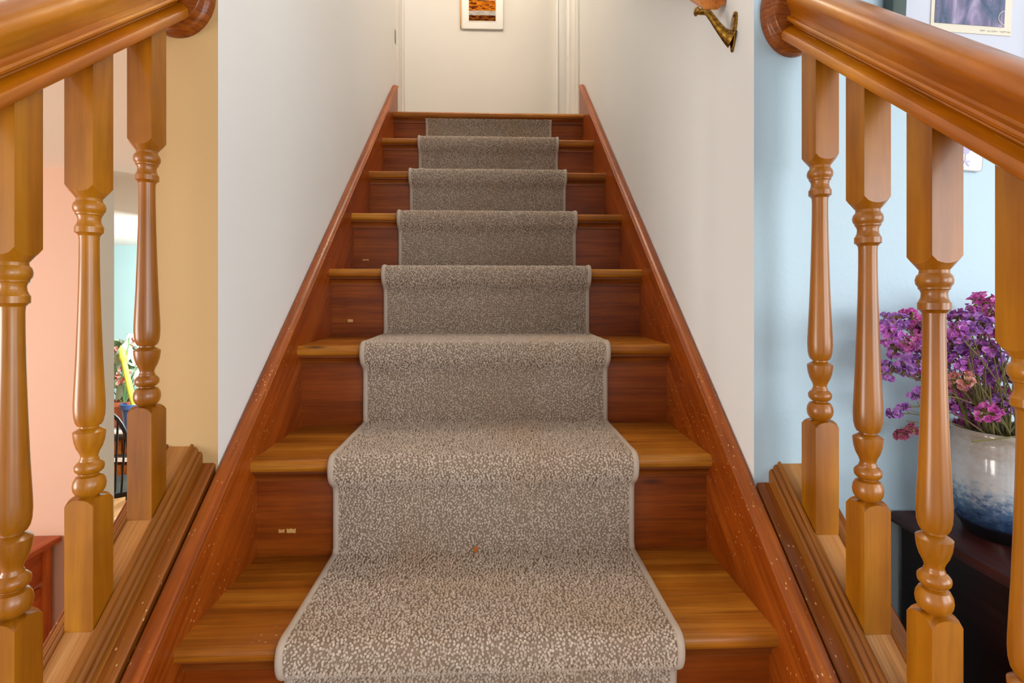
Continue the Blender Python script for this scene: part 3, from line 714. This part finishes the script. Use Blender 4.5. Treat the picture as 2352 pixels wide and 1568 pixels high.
bn = thing('plant_bench', 'low white bench with wooden drawers holding the pot plants', 'bench', (-3.6, 5.2, 0))
bz = .53
box('bench_top', -4.3, -2.9, 4.9, 5.5, bz - .03, bz, M['trim'], bn, .004)
for a in (-4.25, -2.99): 
    for b_ in (4.93, 5.41): box('leg', a, a + .05, b_, b_ + .05, 0, bz - .03, M['trim'], bn)
for i, (z0, z1) in enumerate(((.30, .42), (.06, .20))):
    for j in range(3):
        x0 = -4.18 + j * .40
        d_ = box('drawer', x0, x0 + .38, 4.95, 5.35, z0, z1, M['skirt'], bn, .003)
box('shelf', -4.22, -2.98, 4.94, 5.42, .235, .265, M['trim'], bn)

leaf_mats = [plain('leaf_pale_green', '#9fb79a', .5), plain('leaf_mid_green', '#6f9464', .5), plain('leaf_grey_green', '#b4c4ae', .5)]
def leaf_mesh(nm, mat):
    out = [(0, 0), (.25, .10), (.42, .30), (.46, .5), (.34, .78), (.10, 1.0), (0, 1.06), (-.08, .92), (-.30, .70), (-.42, .45), (-.36, .22), (-.2, .06)]
    bm = bmesh.new(); c0 = bm.verts.new((0, .42, .07))
    rg = [bm.verts.new((x, y, .02 * ((i % 2) - .5) - abs(x) * .35)) for i, (x, y) in enumerate(out)]
    for i in range(len(rg)): bm.faces.new((c0, rg[i], rg[(i + 1) % len(rg)]))
    me = bpy.data.meshes.new(nm); bm.to_mesh(me); bm.free(); me.shade_smooth(); me.materials.append(mat); return me
LM = [leaf_mesh('leaf', m) for m in leaf_mats]
random.seed(5)
def potplant(label, x, y, z, pr, ph, pcol, cz, spread, nleaf, lsize, bloom=None):
    t = thing('potted_plant', label, 'plant', (x, y, z))
    lathe('pot', [(0, 0), (pr * .72, 0), (pr * .95, ph * .82), (pr * 1.06, ph * .83), (pr * 1.06, ph), (pr * .95, ph), (pr * .9, ph * .85), (0, ph * .85)], plain('pot_glaze', pcol, .4), t, Matrix.Translation((x, y, z)), 24)
    for i in range(nleaf):
        a = random.uniform(0, 6.28); q = spread * sqrt(random.random()); h = cz * random.uniform(.25, 1)
        tip = Vector((x + q * cos(a), y + q * sin(a) * .7, z + ph + h))
        b = bmesh.new(); tube_bm(b, [(x, y, z + ph * .8), Vector((x, y, z + ph)).lerp(tip, .5) + Vector((0, 0, .04)), tip], .004, 4)
        stm = fin('stalk', b, leaf_mats[1], t)
        mw = Matrix.Translation(tip) @ Euler((random.uniform(-1.6, -.5), random.uniform(-.5, .5), a + random.uniform(-1, 1) + pi)).to_matrix().to_4x4() @ Matrix.Scale(lsize * random.uniform(.7, 1.2), 4)
        new('leaf', random.choice(LM), None, stm, mw)
    if bloom:
        for i in range(9):
            a = random.uniform(0, 6.28); q = spread * random.random()
            p = Vector((x + q * cos(a), y - abs(q * sin(a)) * .8, z + ph + cz * random.uniform(.2, 1)))
            b = bmesh.new()
            for _ in range(7): floret(b, p + Vector((random.uniform(-.03, .03), random.uniform(-.02, .02), random.uniform(-.03, .03))), Vector((random.uniform(-1, 1), -1, random.uniform(-1, 1))), .03)
            fin('blossom', b, bloom, t)
    return t
pinkm = plain('begonia_pink', '#f0b4a8', .6)
potplant('large pale-leaved pink begonia in a terracotta pot on the bench', -3.47, 5.10, bz, .12, .24, '#b8694a', .62, .26, 26, .20, pinkm)
potplant('smaller begonia with greyish leaves behind the blue pot', -3.02, 5.28, bz, .11, .22, '#b8694a', .45, .20, 14, .18, pinkm)
am = thing('amaryllis', 'tall yellow-green amaryllis bud in a blue pot on the bench', 'plant', (-3.30, 4.98, bz))
lathe('pot', [(0, 0), (.07, 0), (.095, .19), (.105, .195), (.105, .235), (.09, .235), (.085, .2), (0, .2)], plain('blue_pot_glaze', '#3b5c96', .3), am, Matrix.Translation((-3.30, 4.98, bz)), 24)
yg = plain('yellow_green_stalk', '#d8e04a', .5)
st_ = tube('stalk', [(-3.29, 4.98, bz + .2), (-3.325, 4.97, bz + .36), (-3.375, 4.96, bz + .62)], [.028, .026, .022], yg, am, 10)
tube('bud', [(-3.375, 4.96, bz + .62), (-3.38, 4.96, bz + .66), (-3.39, 4.96, bz + .72), (-3.405, 4.96, bz + .77)], [.022, .034, .028, .006], yg, st_, 10)

# ------------------------------------------------------------------ tiny scraps
o = tag(mk('leaf_scrap', [(-.024, 1.083, 1.250), (-.017, 1.080, 1.2505), (-.013, 1.082, 1.258), (-.022, 1.085, 1.260), (-.020, 1.081, 1.2475)], [(0, 4, 1), (0, 1, 2, 3)], plain('orange_leaf', '#b5651c', .7)), 'tiny dry orange leaf scrap lying on the carpet runner', 'leaf')
sm_ = o.modifiers.new('thickness', 'SOLIDIFY'); sm_.thickness = .001
